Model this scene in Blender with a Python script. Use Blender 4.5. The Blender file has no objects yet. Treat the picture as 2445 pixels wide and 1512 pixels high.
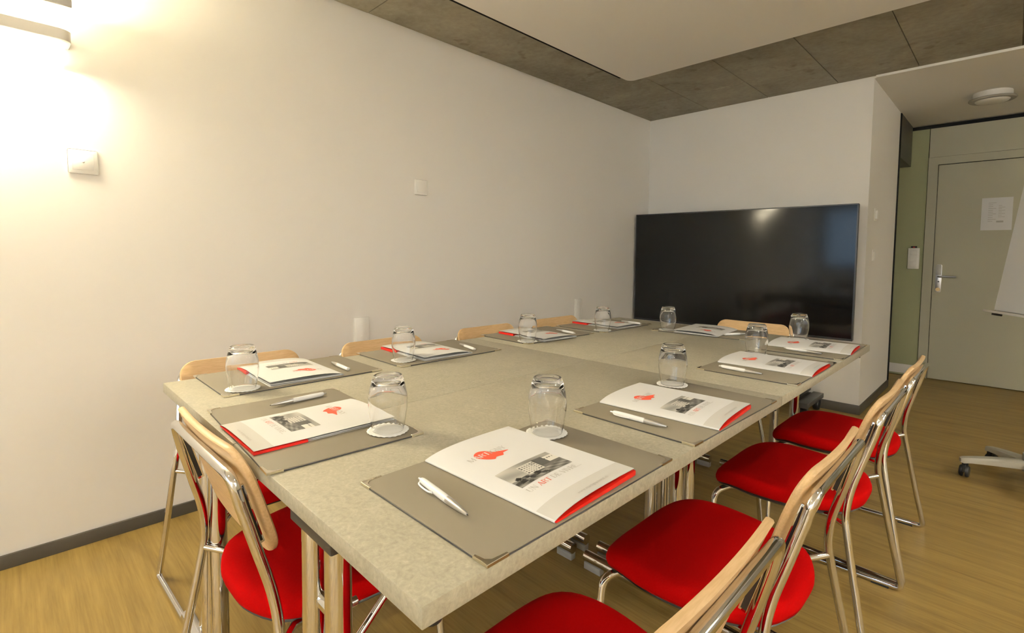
import bpy, bmesh, math, random
from mathutils import Vector, Matrix
random.seed(7)
SC = bpy.context.scene
COL = SC.collection
PI = math.pi

# ------------------------------------------------------------------ camera
cam = bpy.data.cameras.new('camera'); camo = bpy.data.objects.new('camera', cam); COL.objects.link(camo)
cam.sensor_fit = 'HORIZONTAL'; cam.sensor_width = 36.0
cam.lens = 1197.7516 / 2445 * 36
cam.shift_y = -(756 - 677.392) / 2445
cam.clip_start = 0.02; cam.clip_end = 200
RW = [[0.70676628, 0.70737567, 0.01005416], [0.04696954, -0.03273907, -0.99835966], [-0.70588617, 0.70607918, -0.05636398]]
r, d, f = [Vector(v) for v in RW]
M = Matrix((r, -d, -f)).transposed().to_4x4(); M.translation = Vector((0, 0, 1.13))
camo.matrix_world = M
SC.camera = camo

# ------------------------------------------------------------------ world, daylight, exposure
SKY_STRENGTH = 2.2
w = bpy.data.worlds.new('sky'); SC.world = w; w.use_nodes = True
bg = w.node_tree.nodes['Background']
bg.inputs[0].default_value = (0.50, 0.74, 1.0, 1); bg.inputs[1].default_value = SKY_STRENGTH
SC.view_settings.view_transform = 'Standard'; SC.view_settings.look = 'None'
SC.view_settings.exposure = 0.98; SC.view_settings.gamma = 1.0; SC.view_settings.use_curve_mapping = False
LAMP_COL = (1.0, 0.88, 0.62)
FILL_COL = (1.0, 0.985, 0.96)
CEIL_W = 10.0
LAMP_FRONT = 11.0
LAMP_UP, LAMP_DOWN, LAMP_FACE, FILL = 24.0, 7.0, 2.0, 2.3

# ------------------------------------------------------------------ dimensions
WX = -2.486          # left wall
YF = 4.313           # far wall
ZC = 2.405           # concrete ceiling
XR, YB = 2.5, -4.6   # unseen right and back walls
PX = -0.751          # niche side of the far wall block
YP = 5.492           # end of that block
YD = 6.153           # door wall
T = 0.75             # table top

# ------------------------------------------------------------------ materials
MAT = {}
def nmat(name, col, rough=0.6, metal=0.0, spec=0.5, **k):
    m = bpy.data.materials.new(name); m.use_nodes = True
    b = m.node_tree.nodes['Principled BSDF']
    b.inputs['Base Color'].default_value = (*col, 1); b.inputs['Roughness'].default_value = rough
    b.inputs['Metallic'].default_value = metal; b.inputs['Specular IOR Level'].default_value = spec
    for kk, v in k.items(): b.inputs[kk].default_value = v
    MAT[name] = m
    return m
def ND(m, t, **k):
    n = m.node_tree.nodes.new(t)
    for a, v in k.items(): setattr(n, a, v)
    return n
def LK(m, a, b): m.node_tree.links.new(a, b)
def bsdf(m): return m.node_tree.nodes['Principled BSDF']
def coords(m, scale=(1, 1, 1), kind='Object', rot=(0, 0, 0)):
    tc = ND(m, 'ShaderNodeTexCoord'); mp = ND(m, 'ShaderNodeMapping')
    mp.inputs['Scale'].default_value = scale; mp.inputs['Rotation'].default_value = rot
    LK(m, tc.outputs[kind], mp.inputs['Vector']); return mp.outputs['Vector']
def noise(m, vec, scale, detail=4, rough=0.55, dist=0.0):
    n = ND(m, 'ShaderNodeTexNoise'); n.inputs['Scale'].default_value = scale
    n.inputs['Detail'].default_value = detail; n.inputs['Roughness'].default_value = rough
    n.inputs['Distortion'].default_value = dist
    LK(m, vec, n.inputs['Vector']); return n.outputs['Fac']
def ramp(m, fac, stops):
    n = ND(m, 'ShaderNodeValToRGB'); e = n.color_ramp.elements
    while len(e) < len(stops): e.new(0.5)
    for i, (p, c) in enumerate(stops): e[i].position = p; e[i].color = (*c, 1)
    LK(m, fac, n.inputs['Fac']); return n.outputs['Color']
def mixc(m, a, b, fac, mode='MIX'):
    n = ND(m, 'ShaderNodeMix', data_type='RGBA', blend_type=mode)
    if isinstance(fac, float): n.inputs[0].default_value = fac
    else: LK(m, fac, n.inputs[0])
    for i, v in ((6, a), (7, b)):
        if isinstance(v, tuple): n.inputs[i].default_value = (*v, 1)
        else: LK(m, v, n.inputs[i])
    return n.outputs[2]
def bump(m, h, strength=0.2, dist=0.002):
    n = ND(m, 'ShaderNodeBump'); n.inputs['Strength'].default_value = strength; n.inputs['Distance'].default_value = dist
    LK(m, h, n.inputs['Height']); LK(m, n.outputs['Normal'], bsdf(m).inputs['Normal'])
def base(m, c): LK(m, c, bsdf(m).inputs['Base Color'])

m = nmat('wall_paint', (0.87, 0.85, 0.81), 0.85, spec=0.2)
bump(m, noise(m, coords(m), 260, 3), 0.05, 0.001)
m = nmat('ceiling_paint', (0.87, 0.85, 0.81), 0.9, spec=0.2)
m = nmat('concrete', (0.22, 0.2, 0.17), 0.8, spec=0.25)
v = coords(m, kind='Object'); n1 = noise(m, v, 2.2, 8, 0.62, 0.6); n2 = noise(m, v, 30, 4, 0.6)
c = ramp(m, n1, [(0.3, (0.22, 0.20, 0.15)), (0.5, (0.32, 0.295, 0.225)), (0.7, (0.42, 0.39, 0.305))])
c = mixc(m, c, ramp(m, n2, [(0.3, (0.17, 0.153, 0.12)), (0.75, (0.48, 0.445, 0.355))]), 0.22)
sp = ramp(m, noise(m, v, 9, 2, 0.5), [(0.66, (1, 1, 1)), (0.74, (0.55, 0.53, 0.5))])
base(m, mixc(m, c, sp, 0.6, 'MULTIPLY')); bump(m, n2, 0.15, 0.002)
m = nmat('floor_vinyl', (0.4, 0.28, 0.14), 0.42, spec=0.35)
v1 = coords(m, (1.2, 14, 1)); v2 = coords(m, (5, 120, 1)); v3 = coords(m, (0.9, 3.2, 1))
g1 = noise(m, v1, 1.6, 6, 0.6, 0.5); g2 = noise(m, v2, 1.0, 3, 0.6); g3 = noise(m, v3, 1.3, 4, 0.6, 1.2)
c = ramp(m, g1, [(0.25, (0.205, 0.128, 0.032)), (0.5, (0.32, 0.208, 0.056)), (0.75, (0.41, 0.276, 0.08))])
c = mixc(m, c, ramp(m, g2, [(0.3, (0.18, 0.115, 0.03)), (0.7, (0.45, 0.325, 0.11))]), 0.30)
c = mixc(m, c, ramp(m, g3, [(0.30, (0.62, 0.58, 0.52)), (0.45, (1, 1, 1)), (0.7, (1.0, 1.0, 1.0))]), 0.75, 'MULTIPLY')
base(m, c); bump(m, g2, 0.06, 0.001)
m = nmat('baseboard', (0.075, 0.065, 0.05), 0.5)
m = nmat('door_green', (0.46, 0.445, 0.335), 0.55, spec=0.3)
m = nmat('green_wall', (0.36, 0.37, 0.21), 0.6, spec=0.3)
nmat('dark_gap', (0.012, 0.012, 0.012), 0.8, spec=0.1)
nmat('white_plastic', (0.90, 0.89, 0.85), 0.35)
nmat('white_metal', (0.72, 0.70, 0.66), 0.4)
nmat('grey_metal', (0.42, 0.40, 0.36), 0.4, 0.3)
nmat('steel', (0.55, 0.55, 0.56), 0.3, 1.0)
nmat('bronze', (0.45, 0.33, 0.17), 0.35, 1.0)
nmat('chrome', (0.76, 0.755, 0.75), 0.04, 1.0)
nmat('corner_metal', (0.80, 0.74, 0.60), 0.16, 1.0)
nmat('black_plastic', (0.012, 0.012, 0.013), 0.45)
nmat('dark_metal', (0.055, 0.052, 0.046), 0.4, 0.2)
nmat('grey_plastic', (0.40, 0.39, 0.36), 0.5)
nmat('base_grey', (0.42, 0.40, 0.33), 0.45)
nmat('red_light', (0.7, 0.03, 0.02), 0.4)
m = nmat('screen', (0.006, 0.006, 0.006), 0.10, spec=0.32)
nmat('bezel', (0.02, 0.022, 0.026), 0.3)
m = nmat('red_fabric', (0.45, 0.002, 0.002), 0.95, spec=0.05)
v = coords(m, (1, 1, 1)); fn = noise(m, v, 900, 2); base(m, mixc(m, (0.35, 0.0008, 0.0008), (0.44, 0.002, 0.0015), fn)); bump(m, fn, 0.25, 0.0006)
m = nmat('shell', (0.03, 0.026, 0.02), 0.5)
m = nmat('beech', (0.62, 0.40, 0.19), 0.42, spec=0.35)
v = coords(m, (3, 40, 40)); w1 = noise(m, v, 1.6, 5, 0.6, 0.4); v = coords(m, (30, 260, 260)); w2 = noise(m, v, 1, 2)
c = ramp(m, w1, [(0.3, (0.56, 0.37, 0.18)), (0.7, (0.68, 0.475, 0.255))])
base(m, mixc(m, c, ramp(m, w2, [(0.35, (0.48, 0.305, 0.14)), (0.6, (0.69, 0.49, 0.27))]), 0.3))
m = nmat('table_laminate', (0.4, 0.36, 0.28), 0.42, spec=0.4)
v = coords(m, kind='Object'); a = noise(m, v, 5, 8, 0.65, 1.0); b_ = noise(m, v, 55, 5, 0.65, 1.8); e_ = noise(m, v, 160, 3, 0.6)
c = ramp(m, a, [(0.3, (0.33, 0.305, 0.225)), (0.7, (0.44, 0.405, 0.30))])
c = mixc(m, c, ramp(m, b_, [(0.35, (0.26, 0.24, 0.175)), (0.6, (0.44, 0.405, 0.305)), (0.72, (0.60, 0.56, 0.44))]), 0.5)
c = mixc(m, c, ramp(m, e_, [(0.3, (0.27, 0.25, 0.185)), (0.7, (0.50, 0.465, 0.36))]), 0.3)
base(m, c); bump(m, b_, 0.06, 0.001)
m = nmat('pad_leather', (0.235, 0.205, 0.15), 0.5, spec=0.35)
v = coords(m); bump(m, noise(m, v, 500, 2), 0.12, 0.0005)
nmat('pad_edge', (0.04, 0.038, 0.04), 0.5)
nmat('paper', (0.70, 0.70, 0.695), 0.5, spec=0.3)
nmat('paper_grey', (0.58, 0.57, 0.54), 0.5, spec=0.3)
nmat('ink_grey', (0.42, 0.40, 0.37), 0.6)
nmat('ink_red', (0.80, 0.10, 0.05), 0.5)
nmat('red_card', (0.72, 0.015, 0.008), 0.35)
nmat('pen_white', (0.82, 0.82, 0.82), 0.25)
nmat('pen_silver', (0.60, 0.59, 0.58), 0.28, 0.85)
nmat('doily', (0.86, 0.86, 0.84), 0.7)
m = nmat('photo_print', (0.5, 0.5, 0.5), 0.45)
an = ND(m, 'ShaderNodeVertexColor', layer_name='Col'); base(m, an.outputs['Color'])
m = nmat('glass', (1, 1, 1), 0.0, **{'Transmission Weight': 1.0, 'IOR': 1.45})
m = bpy.data.materials.new('pane'); m.use_nodes = True; MAT['pane'] = m
nt = m.node_tree; nt.nodes.remove(nt.nodes['Principled BSDF'])
tr = nt.nodes.new('ShaderNodeBsdfTransparent'); gl = nt.nodes.new('ShaderNodeBsdfGlossy'); gl.inputs['Roughness'].default_value = 0.02
mx = nt.nodes.new('ShaderNodeMixShader'); mx.inputs[0].default_value = 0.06
nt.links.new(tr.outputs[0], mx.inputs[1]); nt.links.new(gl.outputs[0], mx.inputs[2]); nt.links.new(mx.outputs[0], nt.nodes['Material Output'].inputs[0])
m = nmat('lamp_diffuser', (0.9, 0.88, 0.82), 0.5)
bsdf(m).inputs['Emission Color'].default_value = (*LAMP_COL, 1); bsdf(m).inputs['Emission Strength'].default_value = LAMP_FACE
nmat('opal', (0.78, 0.76, 0.70), 0.4)

# ------------------------------------------------------------------ mesh helpers
def link(o, parent=None):
    COL.objects.link(o)
    if parent is not None: o.parent = parent
    return o
def mesh_obj(name, verts, faces, mat, parent=None, smooth=False, auto=None):
    me = bpy.data.meshes.new(name); me.from_pydata([tuple(v) for v in verts], [], faces); me.update()
    me.materials.append(MAT[mat])
    if smooth: me.shade_smooth()
    if auto is not None: me.shade_smooth(); me.set_sharp_from_angle(angle=math.radians(auto))
    return link(bpy.data.objects.new(name, me), parent)
def bm_obj(name, bm, mat, parent=None, auto=None):
    me = bpy.data.meshes.new(name); bm.normal_update(); bm.to_mesh(me); bm.free()
    me.materials.append(MAT[mat])
    if auto is not None: me.shade_smooth(); me.set_sharp_from_angle(angle=math.radians(auto))
    return link(bpy.data.objects.new(name, me), parent)
def box_bm(x0, x1, y0, y1, z0, z1, bev=0.0, seg=2, bm=None):
    b = bm or bmesh.new()
    vs = [b.verts.new(p) for p in ((x0,y0,z0),(x1,y0,z0),(x1,y1,z0),(x0,y1,z0),(x0,y0,z1),(x1,y0,z1),(x1,y1,z1),(x0,y1,z1))]
    fs = [b.faces.new([vs[i] for i in q]) for q in ((3,2,1,0),(4,5,6,7),(0,1,5,4),(1,2,6,5),(2,3,7,6),(3,0,4,7))]
    if bev > 0:
        es = list({e for f_ in fs for e in f_.edges})
        bmesh.ops.bevel(b, geom=es, offset=bev, segments=seg, affect='EDGES', profile=0.5)
    return b
def box(name, x0, x1, y0, y1, z0, z1, mat, parent=None, bev=0.0, seg=2):
    return bm_obj(name, box_bm(x0, x1, y0, y1, z0, z1, bev, seg), mat, parent, auto=40 if bev else None)
def fillet(pts, rad, n=6):
    P = [Vector(p) for p in pts]; out = [P[0]]
    for i in range(1, len(P) - 1):
        a, b, c = P[i-1], P[i], P[i+1]
        rr = rad[i] if isinstance(rad, (list, tuple)) else rad
        la, lc = (a - b).length, (c - b).length
        rr = min(rr, la * 0.49, lc * 0.49)
        p0 = b + (a - b).normalized() * rr; p1 = b + (c - b).normalized() * rr
        for k in range(n + 1):
            t = k / n; out.append(p0 * (1-t)**2 + b * 2*t*(1-t) + p1 * t*t)
    out.append(P[-1]); return out
def tube_geo(path, rad, seg=12, cap=True):
    P = [Vector(p) for p in path]
    Q = [P[0]]
    for p in P[1:]:
        if (p - Q[-1]).length > 1e-5: Q.append(p)
    P = Q; vs, fs = [], []
    t0 = (P[1] - P[0]).normalized(); up = Vector((0, 0, 1)) if abs(t0.z) < 0.9 else Vector((1, 0, 0))
    n = t0.cross(up).normalized()
    for i, p in enumerate(P):
        t = ((P[i+1] - P[i]).normalized() if i == 0 else (P[i] - P[i-1]).normalized() if i == len(P)-1 else ((P[i+1]-P[i]).normalized() + (P[i]-P[i-1]).normalized()).normalized())
        n = (n - t * n.dot(t)).normalized(); b = t.cross(n)
        rr = rad[i] if isinstance(rad, list) else rad
        for k in range(seg):
            a = 2*PI*k/seg; vs.append(p + n*math.cos(a)*rr + b*math.sin(a)*rr)
    for i in range(len(P)-1):
        for k in range(seg):
            k2 = (k+1) % seg; fs.append((i*seg+k, i*seg+k2, (i+1)*seg+k2, (i+1)*seg+k))
    if cap:
        fs.append(tuple(range(seg-1, -1, -1))); fs.append(tuple((len(P)-1)*seg + k for k in range(seg)))
    return vs, fs
def tube(name, path, rad, mat, parent=None, seg=12):
    vs, fs = tube_geo(path, rad, seg); return mesh_obj(name, vs, fs, mat, parent, auto=50)
def lathe(name, prof, mat, parent=None, seg=32, auto=40, close=False, axis='z', loc=(0, 0, 0)):
    vs, fs = [], []; n = len(prof)
    for k in range(seg):
        a = 2*PI*k/seg
        for (rr, z) in prof:
            p = (rr*math.cos(a), rr*math.sin(a), z)
            if axis == 'y': p = (p[0], p[2], -p[1])
            if axis == 'x': p = (p[2], p[0], p[1])
            vs.append((p[0]+loc[0], p[1]+loc[1], p[2]+loc[2]))
    for k in range(seg):
        k2 = (k+1) % seg
        for i in range(n if close else n-1):
            i2 = (i+1) % n; fs.append((k*n+i, k2*n+i, k2*n+i2, k*n+i2))
    bm = bmesh.new(); bv = [bm.verts.new(v) for v in vs]
    for q in fs:
        try: bm.faces.new([bv[i] for i in q])
        except ValueError: pass
    bmesh.ops.remove_doubles(bm, verts=bm.verts, dist=1e-6)
    bmesh.ops.dissolve_degenerate(bm, dist=1e-6, edges=bm.edges)
    bmesh.ops.recalc_face_normals(bm, faces=bm.faces)
    return bm_obj(name, bm, mat, parent, auto=auto)
def prism(name, pts, z0, z1, mat, parent=None, bev=0.0, seg=3, auto=40):
    bm = bmesh.new(); lo = [bm.verts.new((x, y, z0)) for x, y in pts]; hi = [bm.verts.new((x, y, z1)) for x, y in pts]
    n = len(pts); top = bm.faces.new(hi); bot = bm.faces.new(lo[::-1])
    for i in range(n): bm.faces.new((lo[i], lo[(i+1) % n], hi[(i+1) % n], hi[i]))
    if bev: bmesh.ops.bevel(bm, geom=list(top.edges) + list(bot.edges), offset=bev, segments=seg, affect='EDGES', profile=0.5)
    bmesh.ops.recalc_face_normals(bm, faces=bm.faces)
    return bm_obj(name, bm, mat, parent, auto=auto)
def rrect(x0, x1, y0, y1, r_, n=5):
    out = []
    for cx, cy, a0 in ((x1-r_, y1-r_, 0), (x0+r_, y1-r_, PI/2), (x0+r_, y0+r_, PI), (x1-r_, y0+r_, 1.5*PI)):
        for k in range(n+1): a = a0 + PI/2*k/n; out.append((cx + r_*math.cos(a), cy + r_*math.sin(a)))
    return out
def catmull(pts, n=6, closed=True):
    out = []; N = len(pts)
    for i in range(N if closed else N-1):
        g = lambda j: Vector(pts[j % N] if closed else pts[max(0, min(N-1, j))])
        p0, p1, p2, p3 = g(i-1), g(i), g(i+1), g(i+2)
        for k in range(n):
            t = k/n; out.append(0.5*((2*p1)+(-p0+p2)*t+(2*p0-5*p1+4*p2-p3)*t*t+(-p0+3*p1-3*p2+p3)*t**3))
    if not closed: out.append(Vector(pts[-1]))
    return out
def empty(name, loc=(0, 0, 0), rz=0.0, parent=None):
    o = bpy.data.objects.new(name, None); o.empty_display_size = 0.05; link(o, parent)
    o.location = loc; o.rotation_euler = (0, 0, rz); return o
def tag(o, label, cat, group=None):
    o['label'] = label; o['category'] = cat
    if group: o['group'] = group
    return o
def struct(o): o['kind'] = 'structure'; return o
def copy_tree(o, parent=None):
    c_ = o.copy(); COL.objects.link(c_)
    if parent is not None: c_.parent = parent
    for ch in list(o.children): copy_tree(ch, c_)
    return c_

# ================================================================== ROOM
def srect(name, *a, **k): return struct(box(name, *a, **k))
srect('floor', WX-0.3, XR+0.3, YB-0.3, YD+0.3, -0.12, 0, 'floor_vinyl')
srect('wall_left', WX-0.2, WX, YB-0.2, YF+0.2, 0, 2.6, 'wall_paint')
srect('wall_far', WX-0.02, PX, YF, YP, 0, 2.6, 'wall_paint')
srect('wall_right', XR, XR+0.2, YB-0.2, YD+0.2, 0, 2.6, 'wall_paint')
srect('baseboard_left', WX, WX+0.012, YB, YF, 0, 0.05, 'baseboard', bev=0.002)
srect('baseboard_far', WX+0.012, PX+0.012, YF-0.012, YF, 0, 0.068, 'baseboard', bev=0.002)
srect('baseboard_niche', PX, PX+0.012, YF, YP-0.03, 0, 0.062, 'baseboard', bev=0.002)
srect('trim_1', PX-0.2, PX+0.008, YP-0.03, YP+0.002, 0, 2.385, 'dark_gap')
srect('trim_2', PX+0.012, XR, YF-0.02, YF, 2.388, ZC-0.001, 'ceiling_paint')

# back wall with windows (behind the camera)
WZ0, WZ1 = 0.92, 2.25
wins = [(-2.35, -0.4), (0.6, 1.15), (1.95, 2.4)]
bw = bmesh.new()
xs = [WX]
for a, b in wins: xs += [a, b]
xs.append(XR)
for i in range(0, len(xs), 2): box_bm(xs[i], xs[i+1], YB-0.2, YB, WZ0, WZ1, bm=bw)
box_bm(WX, XR, YB-0.2, YB, 0, WZ0, bm=bw); box_bm(WX, XR, YB-0.2, YB, WZ1, 2.6, bm=bw)
struct(bm_obj('wall_back', bw, 'wall_paint'))
for i, (a, b) in enumerate(wins):
    wo = struct(empty('window_%d' % (i+1), ((a+b)/2, YB-0.1, WZ0)))
    h = (b-a)/2; H_ = WZ1-WZ0; fr = bmesh.new()
    for q in ((-h, -h+0.06, 0, H_), (h-0.06, h, 0, H_), (-h+0.06, h-0.06, 0, 0.06), (-h+0.06, h-0.06, H_-0.06, H_), (-0.03, 0.03, 0.06, H_-0.06)):
        box_bm(q[0], q[1], -0.035, 0.035, q[2], q[3], bm=fr)
    bm_obj('window_frame', fr, 'grey_metal', wo)
    box('window_pane', -h+0.06, -0.03, -0.004, 0.004, 0.06, H_-0.06, 'pane', wo)
    box('window_pane', 0.03, h-0.06, -0.004, 0.004, 0.06, H_-0.06, 'pane', wo)
    box('window_sill', -h, h, 0.036, 0.16, -0.02, 0.0, 'white_metal', wo)
    lt = bpy.data.lights.new('window_portal', 'AREA'); lt.shape = 'RECTANGLE'; lt.size = b-a; lt.size_y = H_
    lt.cycles.is_portal = True
    lo = bpy.data.objects.new('window_portal', lt); link(lo, wo); lo.location = (0, -0.09, H_/2); lo.rotation_euler = (-PI/2, 0, 0)

# ceiling: raw concrete in formwork panels, a white panel hung below it
ce = struct(box('ceiling', WX-0.2, XR+0.2, YB-0.2, YF+0.02, ZC+0.012, 2.6, 'concrete'))
jx = [WX, -1.925, -1.445, -0.965, -0.505, -0.025, 0.455, 0.935, 1.415, 1.895, XR]
jy = [YB, -3.505, -1.06, 1.385, 3.83, YF]
g = 0.0018
for i in range(len(jx)-1):
    for k in range(len(jy)-1):
        box('concrete_panel', jx[i]+g, jx[i+1]-g, jy[k]+g, jy[k+1]-g, ZC - random.random()*0.0015, ZC+0.0118, 'concrete', ce, bev=0.0015, seg=1)
pl = prism('ceiling_panel', rrect(-1.99, 2.15, -4.2, 3.15, 0.05, 6), 2.367, 2.385, 'ceiling_paint'); struct(pl)
for px_ in (-1.4, 0.0, 1.5):
    for py_ in (-1.8, 0.5, 2.7): box('hanger', px_-0.03, px_+0.03, py_-0.03, py_+0.03, 2.385, ZC-0.002, 'dark_metal', pl)

srect('shadow_gap_strip', -2.056, -1.997, -4.2, 3.12, 2.399, 2.4025, 'dark_gap')  # dark strip laid in for the shade line beside the hung panel
# entrance niche
srect('ceiling_niche', PX-1.4, XR+0.2, YF+0.0005, YD+0.2, 2.39, 2.6, 'ceiling_paint')
dw = srect('wall_door', PX-1.3, XR+0.2, YD, YD+0.15, 0, 2.385, 'dark_gap')
def wpan(x0, x1, z0, z1, mat, name='wall_panel'): return box(name, x0, x1, YD-0.012, YD, z0, z1, mat, dw, bev=0.001, seg=1)
wpan(PX-1.3, -0.617, 0.004, 2.352, 'green_wall'); wpan(-0.612, 0.62, 2.083, 2.352, 'door_green')
wpan(0.624, XR, 0.004, 2.352, 'door_green')
srect('trim_3', -0.95, -0.617, YD-0.022, YD-0.012, 0.02, 0.108, 'white_metal', bev=0.002)
srect('wall_corridor', PX-1.5, PX-1.3, YP, YD, 0, 2.385, 'green_wall')
srect('beam_1', PX-0.25, PX+0.006, YP+0.002, YD-0.012, 2.015, 2.389, 'dark_metal')
do = struct(empty('door_1', (-0.537, YD-0.012, 0)))
box('door_leaf', 0, 1.0, -0.014, 0.01, 0.006, 2.004, 'door_green', do, bev=0.0015, seg=1)
fb = bmesh.new(); box_bm(-0.0755, -0.004, -0.012, 0.01, 0, 2.08, bm=fb); box_bm(-0.004, 1.004, -0.012, 0.01, 2.0105, 2.08, bm=fb); box_bm(1.004, 1.076, -0.012, 0.01, 0, 2.08, bm=fb)
bm_obj('door_frame', fb, 'door_green', do)
hp = prism('handle_plate', rrect(0.022, 0.064, 0.826, 1.083, 0.01), 0, 0.008, 'steel', do, bev=0.002); hp.rotation_euler = (PI/2, 0, 0); hp.location = (0, -0.0145, 0)
cv = prism('reader_cover', rrect(0.024, 0.062, 0.985, 1.08, 0.006), 0, 0.012, 'grey_metal', do, bev=0.002); cv.rotation_euler = (PI/2, 0, 0); cv.location = (0, -0.0226, 0)
tube('lever', fillet([(0.043, -0.022, 0.973), (0.043, -0.065, 0.973), (0.168, -0.065, 0.973)], 0.015), 0.008, 'steel', do)
lathe('keyhole', [(0.0001, 0), (0.007, 0), (0.007, 0.003), (0.0001, 0.003)], 'black_plastic', do, 16, axis='y', loc=(0.044, -0.0262, 0.925))
lathe('thumb_turn', [(0.0001, 0), (0.017, 0), (0.017, 0.014), (0.0001, 0.016)], 'bronze', do, 20, axis='y', loc=(0.043, -0.0385, 0.852))
sg = tag(empty('door_notice', (-0.13, YD-0.0265, 1.535), 0), 'laminated white notice sheet fixed to the grey-green door', 'notice')
box('sheet', -0.099, 0.099, -0.0012, 0.0, -0.142, 0.142, 'paper', sg)
ns = bmesh.new()
for k in range(11): box_bm(-0.055, -0.055 + (0.03 if k % 3 else 0.05), -0.0016, -0.0012, 0.095-k*0.016, 0.0985-k*0.016, bm=ns)
for k in range(8): box_bm(0.01, 0.012 + 0.02*(1 + k % 2), -0.0016, -0.0012, 0.07-k*0.014, 0.073-k*0.014, bm=ns)
box_bm(0.0, 0.045, -0.0016, -0.0012, -0.075, -0.06, bm=ns)
bm_obj('print', ns, 'ink_grey', sg)
ct = tag(empty('switch_panel', (-0.6865, YD-0.0125, 1.138)), 'white triple switch panel with card reader beside the door', 'switch')
def plate_y(parent, name, x0, x1, z0, z1, y0, y1, mat, bev=0.003):
    return box(name, x0, x1, y0, y1, z0, z1, mat, parent, bev=bev)
plate_y(ct, 'plate', -0.044, 0.044, -0.1, 0.1, -0.01, 0, 'white_plastic')
for k, z in enumerate((0.055, 0.0, -0.055)): plate_y(ct, 'rocker', -0.026, 0.026, z-0.024, z+0.024, -0.015, -0.0095, 'white_plastic', 0.002)
plate_y(ct, 'card_slot', -0.022, 0.022, 0.101, 0.118, -0.014, 0, 'black_plastic', 0.001)
plate_y(ct, 'indicator', -0.008, 0.008, 0.104, 0.112, -0.0165, -0.0142, 'red_light', 0.0005)
def ceiling_lamp(loc, label, power=0):
    cl = tag(empty('ceiling_lamp', loc), label, 'lamp')
    lathe('housing', [(0.0001, 0), (0.112, 0), (0.112, -0.045), (0.0001, -0.045)], 'white_metal', cl)
    lathe('flange', [(0.09, -0.046), (0.135, -0.046), (0.137, -0.052), (0.13, -0.06), (0.09, -0.06)], 'grey_metal', cl, close=True)
    lathe('diffuser', [(0.0001, -0.0605), (0.1, -0.0605), (0.09, -0.07), (0.05, -0.076), (0.0001, -0.078)], 'opal', cl)
    if power:
        L_ = bpy.data.lights.new('lamp_light', 'AREA'); L_.shape = 'DISK'; L_.size = 0.19; L_.energy = power; L_.color = FILL_COL
        lo = bpy.data.objects.new('lamp_light', L_); link(lo, cl); lo.location = (0, 0, -0.08)
ceiling_lamp((-0.175, 5.27, 2.39), 'round white ceiling lamp, unlit, above the entrance')
ceiling_lamp((-0.55, -0.75, 2.3665), 'added round ceiling fill lamp over the near end of the table, above the camera', CEIL_W*0.25)  # unseen lamp added for light from above
ceiling_lamp((0.45, 1.5, 2.3665), 'added round ceiling fill lamp on the white panel, right of the camera', CEIL_W*0.35)  # second added overhead lamp, also out of view

# plates on the niche side of the wall block
def plate_x(name, label, x, y, z, wy, hz, ins, mat='white_plastic', kind='switch', sgn=1, screws=()):
    o = tag(empty(name, (x, y, z)), label, kind)
    b = 0.0055
    x0, x1 = (0, 0.0065)
    box('plate', x0, x1, -wy/2, wy/2, -hz/2, hz/2, mat, o, bev=b)
    for (iy, iz, iw, ih, t) in ins: box('insert', 0.0064, 0.0064+t, iy-iw/2, iy+iw/2, iz-ih/2, iz+ih/2, mat, o, bev=0.0015)
    for (iy, iz) in screws: lathe('screw_cover', [(0.0001, 0), (0.004, 0), (0.003, 0.0022), (0.0001, 0.0028)], mat, o, 12, axis='x', loc=(0.008, iy, iz))
    return o
plate_x('thermostat', 'small white thermostat on the side of the wall block, upper one', PX, 4.57, 1.457, 0.086, 0.09, [(0, 0, 0.06, 0.06, 0.014)])
plate_x('light_switch', 'white light switch on the side of the wall block, lower one', PX, 4.57, 1.156, 0.086, 0.086, [(0, -0.004, 0.055, 0.06, 0.006)])
# plates on the left wall
plate_x('wall_socket_plate', 'square white cover plate on the wall under the lit wall lamp', WX, 0.205, 1.463, 0.088, 0.09, [(0, 0, 0.062, 0.06, 0.0015)], screws=[(0, 0)], kind='cover plate')
plate_x('blank_plate', 'small square white cover plate alone in the middle of the wall', WX, 1.72, 1.522, 0.088, 0.088, [(0, 0, 0.058, 0.058, 0.0015)], kind='cover plate')
plate_x('socket_strip', 'tall white outlet plate low on the wall, nearer one', WX, 1.334, 0.685, 0.088, 0.206, [(0, 0, 0.06, 0.176, 0.0015)], screws=[(0, 0.055), (0, 0.0), (0, -0.055)], kind='outlet plate')
plate_x('socket_strip', 'tall white outlet plate low on the wall, farther one by the television', WX, 3.245, 0.68, 0.09, 0.206, [(0, 0, 0.06, 0.176, 0.0015)], screws=[(0, 0.055), (0, 0.0), (0, -0.055)], kind='outlet plate')

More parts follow.
